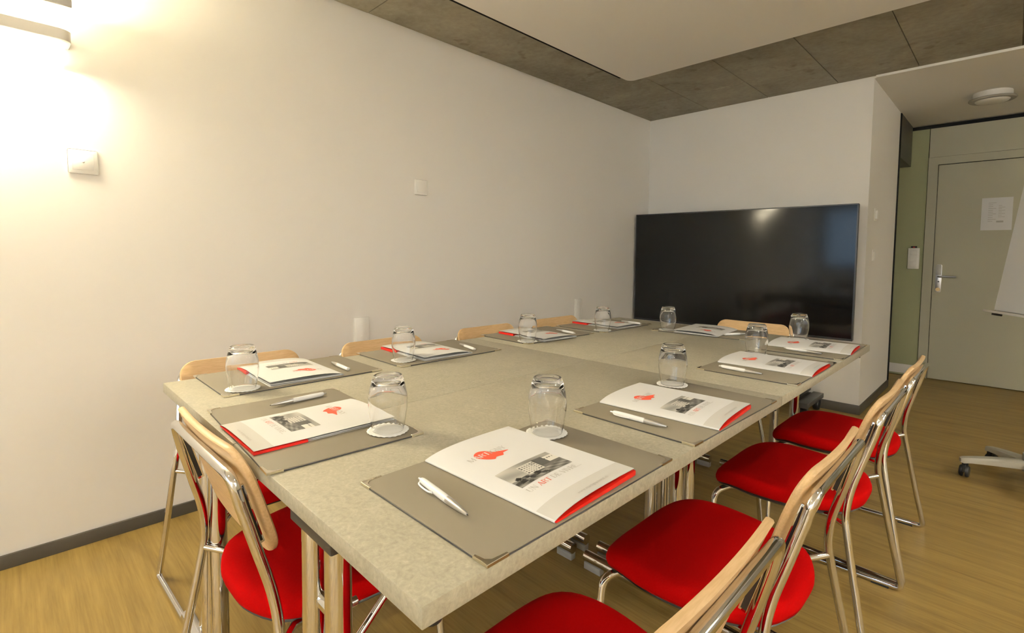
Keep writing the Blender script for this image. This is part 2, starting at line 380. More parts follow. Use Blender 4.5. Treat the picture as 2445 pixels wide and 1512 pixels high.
# ================================================================== WALL LAMP (lit)
def make_lamp(loc, rz, label, up, down, group, col, front=0):
    wl = tag(empty('wall_lamp', loc, rz), label, 'lamp', group)
    def bar(name, y0, y1, z0, z1, dx, mat, rr=0.03, x0=0.0):
        pts = [(x0, y0), (dx-rr, y0)] + [(dx-rr+rr*math.sin(a), y0+rr-rr*math.cos(a)) for a in [PI/2*k/5 for k in range(1, 6)]] + \
              [(dx-rr+rr*math.cos(a), y1-rr+rr*math.sin(a)) for a in [PI/2*k/5 for k in range(0, 6)]] + [(x0, y1)]
        return prism(name, pts, z0, z1, mat, wl, bev=0.003)
    bar('upper_diffuser', -0.265, 0.275, 0.012, 0.0875, 0.108, 'lamp_diffuser')
    bar('mid_band', -0.268, 0.278, -0.026, 0.0115, 0.110, 'white_metal')
    bar('lower_diffuser', -0.258, 0.262, -0.088, -0.0265, 0.100, 'lamp_diffuser')
    box('front_shade', 0.108, 0.1185, -0.27, 0.282, 0.088, 0.20, 'grey_metal', wl, bev=0.003)
    for z, rx, P_ in ((0.1, PI, up), (-0.1, 0, down)):
        L_ = bpy.data.lights.new('lamp_light', 'AREA'); L_.shape = 'RECTANGLE'; L_.size = 0.085; L_.size_y = 0.5; L_.energy = P_; L_.color = col
        lo = bpy.data.objects.new('lamp_light', L_); link(lo, wl); lo.location = (0.055, 0.0, z); lo.rotation_euler = (rx, 0, 0)
    if front:
        L_ = bpy.data.lights.new('lamp_light', 'AREA'); L_.shape = 'RECTANGLE'; L_.size = 0.07; L_.size_y = 0.5; L_.energy = front; L_.color = col
        lo = bpy.data.objects.new('lamp_light', L_); link(lo, wl); lo.location = (0.1205, 0.0, 0.04); lo.rotation_euler = (0, -PI/2, 0)
make_lamp((WX, -0.10, 1.89), 0, 'glowing two-tier wall lamp at the upper left on the white wall', LAMP_UP, LAMP_DOWN, 'wall lamps', LAMP_COL, LAMP_FRONT)
for k, x in enumerate((0.15, 1.55)):  # unseen lamps added on the back wall as fill light
    make_lamp((x, YB, 1.89), PI/2, ('added wall fill lamp between the windows behind the camera, ' + ('left one', 'right one')[k]), LAMP_UP*FILL*(4.2, 3.6)[k], LAMP_DOWN*FILL*(1.0, 1.0)[k], 'wall lamps', FILL_COL)
for k, y in enumerate((-2.4, 1.6, 3.6)):  # added out of view to even out the room light
    make_lamp((XR, y, 1.89), PI, 'added fill lamp on the right wall outside the frame, ' + ('nearest the windows', 'the middle one', 'nearest the door')[k], LAMP_UP*(8.5, 11.0, 0.3)[k], LAMP_DOWN*(1.0, 1.0, 0.3)[k], 'wall lamps', FILL_COL)

# ================================================================== TELEVISION
tv = tag(empty('television', (-1.616, 4.095, 0.555), math.radians(2.2)), 'large flat black television standing in front of the far wall', 'television')
tw, th = 0.845, 0.955
box('casing', -tw, tw, 0.004, 0.045, 0, th, 'bezel', tv, bev=0.004)
fr = bmesh.new()
for q in ((-tw, -tw+0.008, 0, th), (tw-0.008, tw, 0, th), (-tw+0.008, tw-0.008, 0, 0.014), (-tw+0.008, tw-0.008, th-0.008, th)): box_bm(q[0], q[1], -0.004, 0.0038, q[2], q[3], bm=fr)
bm_obj('bezel', fr, 'bezel', tv)
box('screen', -tw+0.0082, tw-0.0082, -0.001, 0.0036, 0.0142, th-0.0082, 'screen', tv)
st = tag(empty('television_stand', (-1.616, 4.18, 0)), 'dark wheeled stand under the large television', 'stand')
for sx in (-0.62, 0.62):
    box('base_leg', sx-0.035, sx+0.035, -0.33, 0.09, 0.09, 0.125, 'dark_metal', st, bev=0.004)
    box('base_leg', sx-0.09, sx-0.05, -0.36, 0.09, 0.13, 0.16, 'dark_metal', st, bev=0.004)
    for yy in (-0.27, 0.05):
        lathe('caster', [(0.0001, -0.018), (0.036, -0.018), (0.04, -0.012), (0.04, 0.012), (0.036, 0.018), (0.0001, 0.018)], 'black_plastic', st, 20, axis='x', loc=(sx, yy, 0.04))
        box('caster_fork', sx-0.022, sx+0.022, yy-0.012, yy+0.02, 0.045, 0.0895, 'black_plastic', st)
box('crossbar', -0.585, 0.585, 0.01, 0.05, 0.095, 0.125, 'dark_metal', st, bev=0.004)
for sx in (-0.3, 0.3): tube('column', [(sx, 0.03, 0.1255), (sx, 0.03, 1.3)], 0.022, 'dark_metal', st)
box('mount_plate', -0.35, 0.35, -0.019, 0.008, 0.95, 1.05, 'dark_metal', st)
box('equipment_tray', -0.5, 0.525, -0.2, 0.06, 0.20, 0.235, 'dark_metal', st, bev=0.004)
for sx in (-0.3, 0.3): box('tray_bracket', sx-0.01, sx+0.01, 0.0, 0.02, 0.126, 0.2, 'dark_metal', st)

# ================================================================== TABLES
TX = [-1.728, -1.0805, -0.433]; TY = [0.301, 1.488, 2.675]
tnames = {(0, 0): 'grey-beige folding table, quarter of the group at the near end by the wall',
          (1, 0): 'grey-beige folding table, quarter of the group nearest the camera',
          (0, 1): 'grey-beige folding table, quarter of the group in the far wall corner',
          (1, 1): 'grey-beige folding table, quarter of the group at the far right by the door'}
def make_table():
    t = empty('conference_table'); hw, hl = 0.3229, 0.5926
    box('table_top', -hw, hw, -hl, hl, T-0.027, T, 'table_laminate', t, bev=0.0013)
    for s in (-1, 1):
        y = s*(hl-0.04)
        for dx in (-0.0425, 0.0425):
            tube('leg', [(dx, y, 0.062), (dx, y, T-0.062)], 0.0205, 'chrome', t, 20)
        box('mounting_block', -0.075, 0.075, y-0.027, y+0.027, T-0.0618, T-0.0272, 'dark_metal', t, bev=0.003)
        f_ = tube('foot', fillet([(-0.295, y, 0.0435), (0.295, y, 0.0435)], 0.01), 0.0195, 'chrome', t, 20)
        for dx in (-0.26, 0.26): box('foot_pad', dx-0.035, dx+0.035, y-0.013, y+0.013, 0.0, 0.0255, 'grey_plastic', f_, bev=0.002)
        for zz in (0.56, 0.2): tube('leg_link', [(-0.022, y-s*0.005, zz), (0.022, y-s*0.005, zz)], 0.0125, 'chrome', t, 16)
        tube('pivot_bolt', [(0.0425, y-s*0.02, 0.58), (0.0425, y-s*0.03, 0.58)], 0.007, 'steel', t)
        box('apron_rail', 0.078, hw-0.06, y-0.016, y+0.016, T-0.058, T-0.0272, 'grey_metal', t, bev=0.002)
        box('apron_rail', -hw+0.06, -0.078, y-0.016, y+0.016, T-0.058, T-0.0272, 'grey_metal', t, bev=0.002)
        for dx in (-hw+0.04, hw-0.04): lathe('bumper', [(0.0001, T-0.0272), (0.016, T-0.0272), (0.014, T-0.055), (0.0001, T-0.057)], 'black_plastic', t, 16, loc=(dx, y, 0))
        tube('fold_brace', [(0.0, y-s*0.022, 0.45), (0.0, y-s*0.30, T-0.04)], 0.007, 'chrome', t)
    return t
t0 = make_table(); first = True
for (i, k), lab in tnames.items():
    o = t0 if first else copy_tree(t0); first = False
    o.location = ((TX[i]+TX[i+1])/2, (TY[k]+TY[k+1])/2, 0); tag(o, lab, 'table', 'tables pushed together')

# ================================================================== CHAIRS  (local: front +Y, seat centre at origin)
def make_chair():
    c = empty('chair'); R_ = 0.0098
    out = catmull([(0, 0.208), (0.12, 0.205), (0.185, 0.178), (0.217, 0.10), (0.222, 0.02), (0.203, -0.08), (0.155, -0.165), (0.075, -0.202),
                   (0, -0.208), (-0.075, -0.202), (-0.155, -0.165), (-0.203, -0.08), (-0.222, 0.02), (-0.217, 0.10), (-0.185, 0.178), (-0.12, 0.205)], 4)
    def dish(x, y): return -0.012*math.exp(-((x/0.16)**2 + ((y+0.04)/0.15)**2)) - (0.5*max(0, y-0.1)**2 / 0.2)
    def layer(sc, z): return [Vector((p.x*sc, p.y*sc, z + dish(p.x*sc, p.y*sc))) for p in out]
    rings = [(0.95, 0.396), (0.985, 0.398), (1.0, 0.408), (1.0, 0.418), (0.985, 0.428), (0.95, 0.434), (0.88, 0.437), (0.75, 0.438), (0.55, 0.438), (0.3, 0.438)]
    vs, fs = [], []; N = len(out)
    for sc, z in rings: vs += layer(sc, z)
    for i in range(len(rings)-1):
        for k in range(N): k2 = (k+1) % N; fs.append((i*N+k, i*N+k2, (i+1)*N+k2, (i+1)*N+k))
    vs.append(Vector((0, 0, 0.438 + dish(0, 0)))); ci = len(vs)-1; b_ = (len(rings)-1)*N
    for k in range(N): fs.append((b_+k, b_+(k+1) % N, ci))
    fs.append(tuple(range(N-1, -1, -1)))
    mesh_obj('seat', vs, fs, 'red_fabric', c, auto=60)
    rings = [(0.80, 0.381), (0.93, 0.384), (0.965, 0.390), (0.945, 0.3955)]
    vs, fs = [], []
    for sc, z in rings: vs += layer(sc, z)
    for i in range(len(rings)-1):
        for k in range(N): k2 = (k+1) % N; fs.append((i*N+k, i*N+k2, (i+1)*N+k2, (i+1)*N+k))
    fs.append(tuple(range(N-1, -1, -1))); fs.append(tuple(3*N+k for k in range(N)))
    mesh_obj('seat_shell', vs, fs, 'shell', c, auto=50)
    # rear frame: legs and inverted U in one bent tube
    half = [(0.268, -0.262, 0.05), (0.252, -0.232, 0.20), (0.236, -0.200, 0.37), (0.228, -0.193, 0.43), (0.217, -0.201, 0.50), (0.209, -0.223, 0.58), (0.201, -0.244, 0.655)]
    sm = catmull(half, 5, closed=False)
    lft = [Vector((-p.x, p.y, p.z)) for p in sm]; 
    top = fillet([lft[-1], (-0.195, -0.257, 0.710), (0.195, -0.257, 0.710), sm[-1]], 0.045, 7)
    rear = tube('rear_frame', lft[:-1] + top + sm[:-1][::-1], R_, 'chrome', c, 14)
    for s in (-1, 1):
        p = fillet([(s*0.268, -0.262, 0.05), (s*0.272, -0.270, 0.0115), (s*0.255, 0.175, 0.0115), (s*0.190, 0.185, 0.350), (s*0.145, 0.15, 0.366), (s*0.09, 0.02, 0.366)], [0, 0.03, 0.035, 0.03, 0.02, 0], 6)
        leg = tube('sled_leg', p, R_, 'chrome', c, 14)
        for yy in (-0.21, 0.12): box('glide', s*0.268-0.007 - (s*0.004 if yy > 0 else 0), s*0.268+0.007 - (s*0.004 if yy > 0 else 0), yy-0.025, yy+0.025, 0.0, 0.006, 'black_plastic', leg)
        tube('seat_strut', [(s*0.233, -0.197, 0.395), (s*0.17, -0.145, 0.384), (s*0.15, -0.03, 0.376)], 0.0075, 'chrome', c, 12)
        br = box('back_bracket', s*0.188-0.004, s*0.188+0.004, -0.007, 0.006, -0.058, 0.058, 'chrome', c, bev=0.001)
        br.location = (0, -0.2245, 0.632); br.rotation_euler = (math.radians(17), 0, 0)
        box('bracket_slot', s*0.188-0.0048, s*0.188+0.0048, -0.006, 0.003, -0.053, 0.053, 'black_plastic', br)
    # bent plywood backrest
    o2 = rrect(-0.203, 0.203, -0.108, 0.108, 0.05, 6)
    o2 = [(x, z - (0.012*(1-(x/0.2)**2) if z < 0 else 0)) for x, z in o2]
    nx, nz = 18, 8
    bm = bmesh.new(); fr_, bk = [], []
    def shape(x, z, off):
        y = -0.009*(1 - (x/0.203)**2) - 0.06*max(0, z)**2/0.092
        return Vector((x, y + off, z))
    outline = []
    for i in range(len(o2)):
        a, b = Vector(o2[i]), Vector(o2[(i+1) % len(o2)]); n = max(1, int((b-a).length/0.022))
        for k in range(n): outline.append(a + (b-a)*k/n)
    N = len(outline); scs = [1.0, 0.985, 0.8, 0.55, 0.28]
    vs, fs = [], []
    seq = [(sc, 0.0065) for sc in scs[::-1]][:-1] + [(1.0, 0.0035), (1.0, -0.0035)] + [(sc, -0.0065) for sc in scs[1:]]
    for sc, off in seq:
        for p in outline: vs.append(shape(p.x*sc, p.y*sc, off))
    for i in range(len(seq)-1):
        for k in range(N): k2 = (k+1) % N; fs.append((i*N+k, i*N+k2, (i+1)*N+k2, (i+1)*N+k))
    vs.append(shape(0, 0, 0.0065)); vs.append(shape(0, 0, -0.0065)); L_ = len(vs)
    for k in range(N): fs.append((L_-2, (k+1) % N, k)); fs.append((L_-1, (len(seq)-1)*N+k, (len(seq)-1)*N+(k+1) % N))
    bm.free()
    b = mesh_obj('backrest', vs, fs, 'beech', c, auto=45)
    b.location = (0, -0.209, 0.649); b.rotation_euler = (math.radians(17), 0, 0)
    return c
RC = math.radians
ch = [ # x, y, rotation, label
 (-0.485, 0.610, 90, 'red-seated chrome chair at the front right, cut by the bottom frame edge'),
 (-0.487, 1.185, 90, 'red-seated chrome chair, second along the right side of the table'),
 (-0.488, 1.832, 90, 'red-seated chrome chair, third along the right side of the table'),
 (-0.488, 2.400, 90, 'red-seated chrome chair on the right side, farthest, near the niche'),
 (-1.135, 0.510, 1.0, 'red-seated chrome chair at the near short end, seen from behind'),
 (-1.77, 0.60, -90, 'wooden-backed chair on the wall side, nearest the camera, mostly behind the table'),
 (-1.75, 1.175, -90, 'wooden-backed chair on the wall side, second from the near end'),
 (-1.75, 1.80, -90, 'wooden-backed chair on the wall side, third from the near end'),
 (-1.75, 2.38, -90, 'wooden-backed chair on the wall side, farthest, near the corner'),
 (-1.08, 2.86, 180, 'wooden-backed chair at the far short end, before the television')]
c0 = make_chair()
for i, (x, y, a, lab) in enumerate(ch):
    o = c0 if i == 0 else copy_tree(c0)
    o.location = (x, y, 0); o.rotation_euler = (0, 0, RC(a)); o.scale = (1, 1, 1.05 if i == 4 else 1.0); tag(o, lab, 'chair', 'chairs around the conference table')

# ================================================================== PLACE SETTINGS (local: +Y away from sitter, +X reader's right)
def make_pad():
    o = empty('desk_pad'); hw, hd = 0.231, 0.154
    box('pad_base', -hw, hw, -hd, hd, 0.0, 0.0022, 'pad_edge', o, bev=0.0006, seg=1)
    box('pad_leather', -hw+0.0005, hw-0.0005, -hd+0.0005, hd-0.0005, 0.0022, 0.0042, 'pad_leather', o, bev=0.0008, seg=2)
    L_, wd, e = 0.036, 0.007, 0.0012
    for sx in (-1, 1):
        for sy in (-1, 1):
            pts = [(hw+e, hd+e), (hw-L_, hd+e), (hw-L_, hd-wd*0.45), (hw-wd*1.6, hd-wd*0.6), (hw-wd*0.6, hd-wd*1.6), (hw-wd*0.45, hd-L_*0.75), (hw+e, hd-L_*0.75)]
            pts = [(x*sx, y*sy) for x, y in pts]
            if sx*sy < 0: pts = pts[::-1]
            prism('corner_guard', pts, 0.0004, 0.0052, 'corner_metal', o, bev=0.0006, seg=1)
    return o

# --- brochure
BW, BH = 0.215, 0.299
def cover_z(x):
    s = max(0.0, (x + BW/2)/BW); return 0.0042 + 0.0125*(1 - math.exp(-5.5*s)) - 0.0035*s*s
STROKES = {  # didone capitals: (points, width at each stroke); unit height
 'M': ([[(0.08,0),(0.08,1)],[(0.1,1),(0.48,0)],[(0.48,0),(0.88,1)],[(0.9,0),(0.9,1)],[(0,0),(0.18,0)],[(0.76,0),(1.04,0)],[(0,1),(0.16,1)],[(0.84,1),(1.04,1)]], [.03,.13,.03,.14,.03,.03,.03,.03], 1.12),
 'A': ([[(0.05,0),(0.42,1)],[(0.42,1),(0.8,0)],[(0.17,0.33),(0.66,0.33)],[(-0.05,0),(0.15,0)],[(0.64,0),(0.95,0)]], [.03,.14,.03,.03,.03], 0.98),
 'R': ([[(0.12,0),(0.12,1)],[(0.12,1),(0.45,1),(0.62,0.9),(0.65,0.75),(0.6,0.58),(0.45,0.5),(0.12,0.5)],[(0.62,0.86),(0.66,0.75),(0.61,0.62)],[(0.42,0.5),(0.58,0.38),(0.64,0.1),(0.78,0.02)],[(0,0),(0.26,0)],[(0,1),(0.2,1)]], [.14,.04,.12,.09,.03,.03], 0.88),
 'T': ([[(0.4,0),(0.4,1)],[(0.02,1),(0.78,1)],[(0.02,0.78),(0.02,1)],[(0.78,0.78),(0.78,1)],[(0.27,0),(0.53,0)]], [.14,.03,.03,.03,.03], 0.86),
 'I': ([[(0.16,0),(0.16,1)],[(0.03,0),(0.29,0)],[(0.03,1),(0.29,1)]], [.14,.03,.03], 0.4),
 'G': ([[(0.8,0.78),(0.74,0.93),(0.5,1.0),(0.26,0.93),(0.1,0.7),(0.08,0.5),(0.12,0.28),(0.28,0.06),(0.5,0),(0.7,0.05),(0.76,0.1)],[(0.1,0.72),(0.08,0.5),(0.11,0.28)],[(0.76,0.05),(0.76,0.4)],[(0.62,0.4),(0.9,0.4)]], [.04,.13,.13,.03], 1.0),
 'N': ([[(0.1,0),(0.1,1)],[(0.1,1),(0.78,0)],[(0.78,0),(0.78,1)],[(0,0),(0.2,0)],[(-0.02,1),(0.14,1)],[(0.68,1),(0.88,1)]], [.03,.13,.03,.03,.03,.03], 0.98),
 'Y': ([[(0.06,1),(0.42,0.45)],[(0.76,1),(0.42,0.45)],[(0.42,0),(0.42,0.47)],[(-0.04,1),(0.22,1)],[(0.66,1),(0.86,1)],[(0.29,0),(0.55,0)]], [.13,.03,.13,.03,.03,.03], 0.92),
 'U': ([[(0.14,1),(0.14,0.3),(0.2,0.1),(0.42,0.01),(0.64,0.1),(0.7,0.3),(0.7,1)],[(0.14,1),(0.14,0.25)],[(0.02,1),(0.28,1)],[(0.6,1),(0.8,1)]], [.03,.13,.03,.03], 0.92),
 'D': ([[(0.12,0),(0.12,1)],[(0.12,1),(0.45,1),(0.72,0.85),(0.8,0.5),(0.72,0.15),(0.45,0),(0.12,0)],[(0.76,0.74),(0.8,0.5),(0.76,0.26)],[(0,0),(0.2,0)],[(0,1),(0.2,1)]], [.14,.04,.12,.03,.03], 0.98),
 'E': ([[(0.12,0),(0.12,1)],[(0,1),(0.62,1)],[(0,0),(0.66,0)],[(0.12,0.5),(0.46,0.5)],[(0.62,0.78),(0.62,1)],[(0.66,0),(0.66,0.24)],[(0.46,0.4),(0.46,0.6)]], [.14,.03,.03,.03,.03,.03,.03], 0.8),
 'V': ([[(0.06,1),(0.42,0)],[(0.8,1),(0.42,0)],[(-0.04,1),(0.2,1)],[(0.7,1),(0.9,1)]], [.14,.03,.03,.03], 0.9),
 '.': ([[(0.1,0.0),(0.1,0.12)]], [.12], 0.28), ' ': ([], [], 0.42)}
def letters(text, x, y, size, zoff, bold=1.0):
    vs, fs = [], []
    for chr_ in text:
        st_, wd, adv = STROKES[chr_]
        for pts, w_ in zip(st_, wd):
            w_ = max(w_*bold, 0.055)*size/2
            for a, b in zip(pts[:-1], pts[1:]):
                a = Vector((x+a[0]*size, y+a[1]*size)); b = Vector((x+b[0]*size, y+b[1]*size)); dd = (b-a)
                if dd.length < 1e-7: continue
                n = Vector((-dd.y, dd.x)).normalized()*w_; dd = dd.normalized()*w_*0.25; k = len(vs)
                for p in (a-dd-n, b+dd-n, b+dd+n, a-dd+n): vs.append((p.x, p.y, cover_z(p.x)+zoff))
                fs.append((k, k+1, k+2, k+3)); zoff += 1e-7
        x += adv*size
    return vs, fs
def text_width(text, size): return sum(STROKES[c_][2] for c_ in text)*size
def make_brochure():
    o = empty('brochure')
    xs = [-BW/2 + BW*(i/26)**1.3 for i in range(27)]
    def sheet(name, zf, y0, y1, x0, x1, th_, mat, parent, zb=None):
        X_ = [x for x in [x0] + [q for q in xs if x0 < q < x1] + [x1]]
        vs, fs = [], []
        for x in X_:
            z = zf(x); lo = z-th_ if zb is None else zb; vs += [(x, y0, z), (x, y1, z), (x, y0, lo), (x, y1, lo)]
        for i in range(len(X_)-1):
            a, b = i*4, i*4+4
            fs += [(a, b, b+1, a+1), (a+2, a+3, b+3, b+2), (a, a+2, b+2, b), (a+1, b+1, b+3, a+3)]
        e_ = (len(X_)-1)*4; fs += [(0, 1, 3, 2), (e_, e_+2, e_+3, e_+1)]
        return mesh_obj(name, vs, fs, mat, parent, auto=30)
    fc = sheet('front_cover', cover_z, -BH/2, BH/2, -BW/2, BW/2, 0.0006, 'paper', o)
    sheet('back_cover', lambda x: 0.0008, -BH/2, BH/2, -BW/2, BW/2, 0.0006, 'paper', o)
    # rounded spine
    sp_ = [(-BW/2 - 0.0016*math.sin(a), 0.0022 - 0.0020*math.cos(a)) for a in [PI*k/8 for k in range(9)]]
    vs = [(x, y, z) for y in (-BH/2, BH/2) for x, z in sp_]; n = 9
    mesh_obj('spine', vs, [(i, i+1, n+i+1, n+i) for i in range(8)], 'paper', o, smooth=True)
    wz = lambda x: 0.0030 + 0.0062*max(0.0, (x+BW/2)/BW)**0.8
    sheet('pages', lambda x: 0.0030 + 0.0022*max(0, (x+BW/2)/BW), -BH/2+0.105, BH/2-0.006, -BW/2+0.002, BW/2-0.004, 0.002, 'paper', o)
    sheet('red_pocket', wz, -BH/2-0.0015, -BH/2+0.10, -BW/2+0.001, BW/2+0.003, 0.0018, 'red_card', o, zb=0.00085)
    # print on the cover
    e = 0.00025
    X_ = [x for x in xs]; vs, fs = [], []
    for x in X_: vs += [(x, -BH/2, cover_z(x)+e), (x, -BH/2+0.036, cover_z(x)+e)]
    for i in range(len(X_)-1): fs.append((2*i, 2*i+2, 2*i+3, 2*i+1))
    mesh_obj('grey_band', vs, fs, 'paper_grey', fc)
    # painted red mark
    pts = catmull([(-0.052, 0.078), (-0.045, 0.09), (-0.030, 0.094), (-0.016, 0.086), (-0.008, 0.073), (0.008, 0.066), (0.022, 0.06), (0.004, 0.057), (-0.004, 0.049), (-0.020, 0.052), (-0.030, 0.047), (-0.044, 0.06)], 4)
    pts = [Vector((p.x*0.9-0.008, p.y*0.95, 0)) for p in pts]; cx, cy = -0.028, 0.067
    vs = [(p.x, p.y, cover_z(p.x)+e) for p in pts] + [(cx, cy, cover_z(cx)+e)]; N = len(pts)
    mesh_obj('red_mark', vs, [(i, (i+1) % N, N) for i in range(N)], 'ink_red', fc)
    s1 = 0.0125; x0 = -0.072
    for txt, mt, bo, nm in (('M', 'ink_grey', 1, 'lettering'), ('ART', 'paper', 1.5, 'lettering'), ('IGNY', 'ink_grey', 1, 'lettering')):
        vs, fs = letters(txt, x0, 0.066, s1, 0.0005, bo); mesh_obj(nm, vs, fs, mt, fc); x0 += text_width(txt, s1)
    s2 = 0.0108; x0 = -0.079
    for txt, mt in (('UN ', 'ink_grey'), ('ART', 'ink_red'), (' DE VIVRE...', 'ink_grey')):
        vs, fs = letters(txt, x0, -0.0785, s2, 0.0004); mesh_obj('lettering', vs, fs, mt, fc); x0 += text_width(txt, s2)
    cu = bpy.data.curves.new('web', 'FONT'); cu.body = 'www.martigny-hotel.ch'; cu.size = 0.0088; cu.resolution_u = 2
    to = bpy.data.objects.new('web_address', cu); COL.objects.link(to); bpy.context.view_layer.update()
    me = bpy.data.meshes.new_from_object(to.evaluated_get(bpy.context.evaluated_depsgraph_get())); bpy.data.objects.remove(to); bpy.data.curves.remove(cu)
    wdt = max(v.co.x for v in me.vertices)
    for v in me.vertices: v.co.x += 0.005 - wdt/2; v.co.y += -0.1385; v.co.z = cover_z(v.co.x) + 0.0005
    me.materials.clear(); me.materials.append(MAT['ink_grey']); link(bpy.data.objects.new('web_address', me), fc)
    # grey photograph of a building
    gx, gy = 66, 36; px0, px1, py0, py1 = -0.078, 0.052, -0.060, 0.002
    rnd = random.Random(3); cols = []
    blobs = [(rnd.uniform(0.02, 0.62), rnd.uniform(0.05, 0.24), rnd.uniform(0.035, 0.075)) for _ in range(13)] + [(0.12, 0.36, 0.075), (0.24, 0.27, 0.06), (0.42, 0.26, 0.085)]
    def pic(u, v_):
        g_ = 0.62 + 0.16*math.sin(5*u+2*v_)*math.sin(7*v_+3*u) - 0.12*(u if v_ > 0.5 else 0)
        if v_ < 0.36: g_ = 0.34 + 0.16*math.sin(23*u+9*v_)*math.sin(31*v_+4*u)
        if 0.30 < u < 0.60 and 0.30 < v_ < 0.82: # facade with window grid
            g_ = 0.72
            a = (u-0.31)/0.29*6; b = (v_-0.34)/0.46*5
            if 0.3 < a % 1 < 0.75 and 0.3 < b % 1 < 0.75: g_ = 0.2
        elif 0.60 <= u < 0.80 and 0.30 < v_ < 0.86: g_ = 0.22 if v_ > 0.42 else 0.3
        elif 0.80 <= u < 1.0 and 0.36 < v_ < 0.80:
            g_ = 0.80
            if 0.66 < v_ < 0.71 and (u*40) % 2 < 1: g_ = 0.25
            if v_ < 0.46: g_ = 0.28
        for bx, by, br in blobs:
            if ((u-bx)/0.6)**2 + (v_-by)**2 < br*br: g_ = 0.10 + 0.05*math.sin(40*u)
        return max(0.04, min(0.9, g_))
    vs, fs = [], []
    for j in range(gy+1):
        for i in range(gx+1):
            x = px0 + (px1-px0)*i/gx; vs.append((x, py0+(py1-py0)*j/gy, cover_z(x)+0.0003))
    for j in range(gy):
        for i in range(gx):
            fs.append((j*(gx+1)+i, j*(gx+1)+i+1, (j+1)*(gx+1)+i+1, (j+1)*(gx+1)+i)); g_ = pic((i+0.5)/gx, (j+0.5)/gy); cols.append(g_)
    ph = mesh_obj('photo_print', vs, fs, 'photo_print', fc)
    ca = ph.data.color_attributes.new('Col', 'FLOAT_COLOR', 'CORNER')
    for p in ph.data.polygons:
        g_ = cols[p.index]**1.6
        for li in p.loop_indices: ca.data[li].color = (g_*1.0, g_*0.97, g_*0.88, 1)
    return o

def make_pen():   # along +Y, tip at -Y
    o = empty('pen'); zc = 0.0062
    lathe('barrel', [(0.0001, 0.062), (0.0046, 0.062), (0.0056, 0.056), (0.0060, 0.03), (0.0060, -0.02), (0.0001, -0.02)], 'pen_white', o, 18, axis='y', loc=(0, 0, zc))
    lathe('tip', [(0.0001, -0.0201), (0.0060, -0.0201), (0.0055, -0.035), (0.0042, -0.055), (0.0024, -0.071), (0.0016, -0.0735), (0.0001, -0.0735)], 'pen_silver', o, 18, axis='y', loc=(0, 0, zc))
    lathe('refill_point', [(0.0001, -0.0736), (0.0008, -0.0736), (0.0004, -0.0765), (0.0001, -0.0765)], 'black_plastic', o, 10, axis='y', loc=(0, 0, zc))
    lathe('push_button', [(0.0001, 0.0705), (0.0026, 0.0705), (0.0030, 0.069), (0.0030, 0.0621), (0.0001, 0.0621)], 'pen_silver', o, 14, axis='y', loc=(0, 0, zc))
    p = [(-0.0060, 0.0575, zc), (-0.0095, 0.054, zc-0.0005), (-0.0108, 0.042, zc-0.001), (-0.0100, 0.024, zc-0.001), (-0.0068, 0.0145, zc-0.0005)]
    tube('clip', catmull(p, 5, closed=False), 0.0016, 'pen_white', o, 8)
    return o
def make_glass():
    o = empty('drinking_glass')
    outer = catmull([(0.0325, 0.0), (0.0362, 0.018), (0.0398, 0.042), (0.0410, 0.058), (0.0396, 0.078), (0.0345, 0.102), (0.0312, 0.1125)], 5, closed=False)
    outer = [(p.x, p.y) for p in outer] + [(0.0303, 0.1155), (0.0285, 0.117), (0.026, 0.1165), (0.022, 0.1158), (0.0001, 0.1155)]
    inner = [(0.0001, 0.103), (0.018, 0.1025), (0.0255, 0.100), (0.0305, 0.094)] + [(p.x-0.0016, p.y) for p in catmull([(0.0345, 0.088), (0.0396, 0.0735), (0.0410, 0.058), (0.0398, 0.042), (0.0362, 0.018), (0.0325, 0.001)], 4, closed=False)] + [(0.0314, 0.0)]
    lathe('glass_body', (outer + inner), 'glass', o, 48, auto=60, close=True)
    return o
def make_doily():
    o = empty('paper_doily'); N = 96; rings = [0.0, 0.012, 0.024, 0.027, 0.029, 0.034, 0.039, 0.0435]
    vs, fs = [(0, 0, 0.0006)], []
    for ri, rr in enumerate(rings[1:]):
        for k in range(N):
            a = 2*PI*k/N; q = rr; z = 0.0006
            if ri == 2: z += 0.0007
            if ri >= 4: z += 0.0005*math.sin(24*a)*(ri-3)/3 + (0.0016 if ri == 6 else 0.0004)*(0.5+0.5*math.sin(3*a+0.6))
            if ri == 6: q = rr + 0.0016*abs(math.sin(12*a)) - 0.0008
            vs.append((q*math.cos(a), q*math.sin(a), z))
    n = len(rings)-1
    for k in range(N): fs.append((0, 1+k, 1+(k+1) % N))
    for i in range(n-1):
        for k in range(N): k2 = (k+1) % N; fs.append((1+i*N+k, 1+(i+1)*N+k, 1+(i+1)*N+k2, 1+i*N+k2))
    d_ = mesh_obj('lace_paper', vs, fs, 'doily', o, smooth=True)
    md = d_.modifiers.new('thick', 'SOLIDIFY'); md.thickness = 0.0004; md.offset = 1
    return o

protos = dict(pad=make_pad(), brochure=make_brochure(), pen=make_pen(), glass=make_glass(), doily=make_doily())
used = set()
def place(kind, x, y, z, rz, label, cat, group, sz=1.0):
    o = protos[kind] if kind not in used else copy_tree(protos[kind]); used.add(kind)
    o.location = (x, y, z); o.rotation_euler = (0, 0, rz); o.scale = (1, 1, sz); tag(o, label, cat, group)
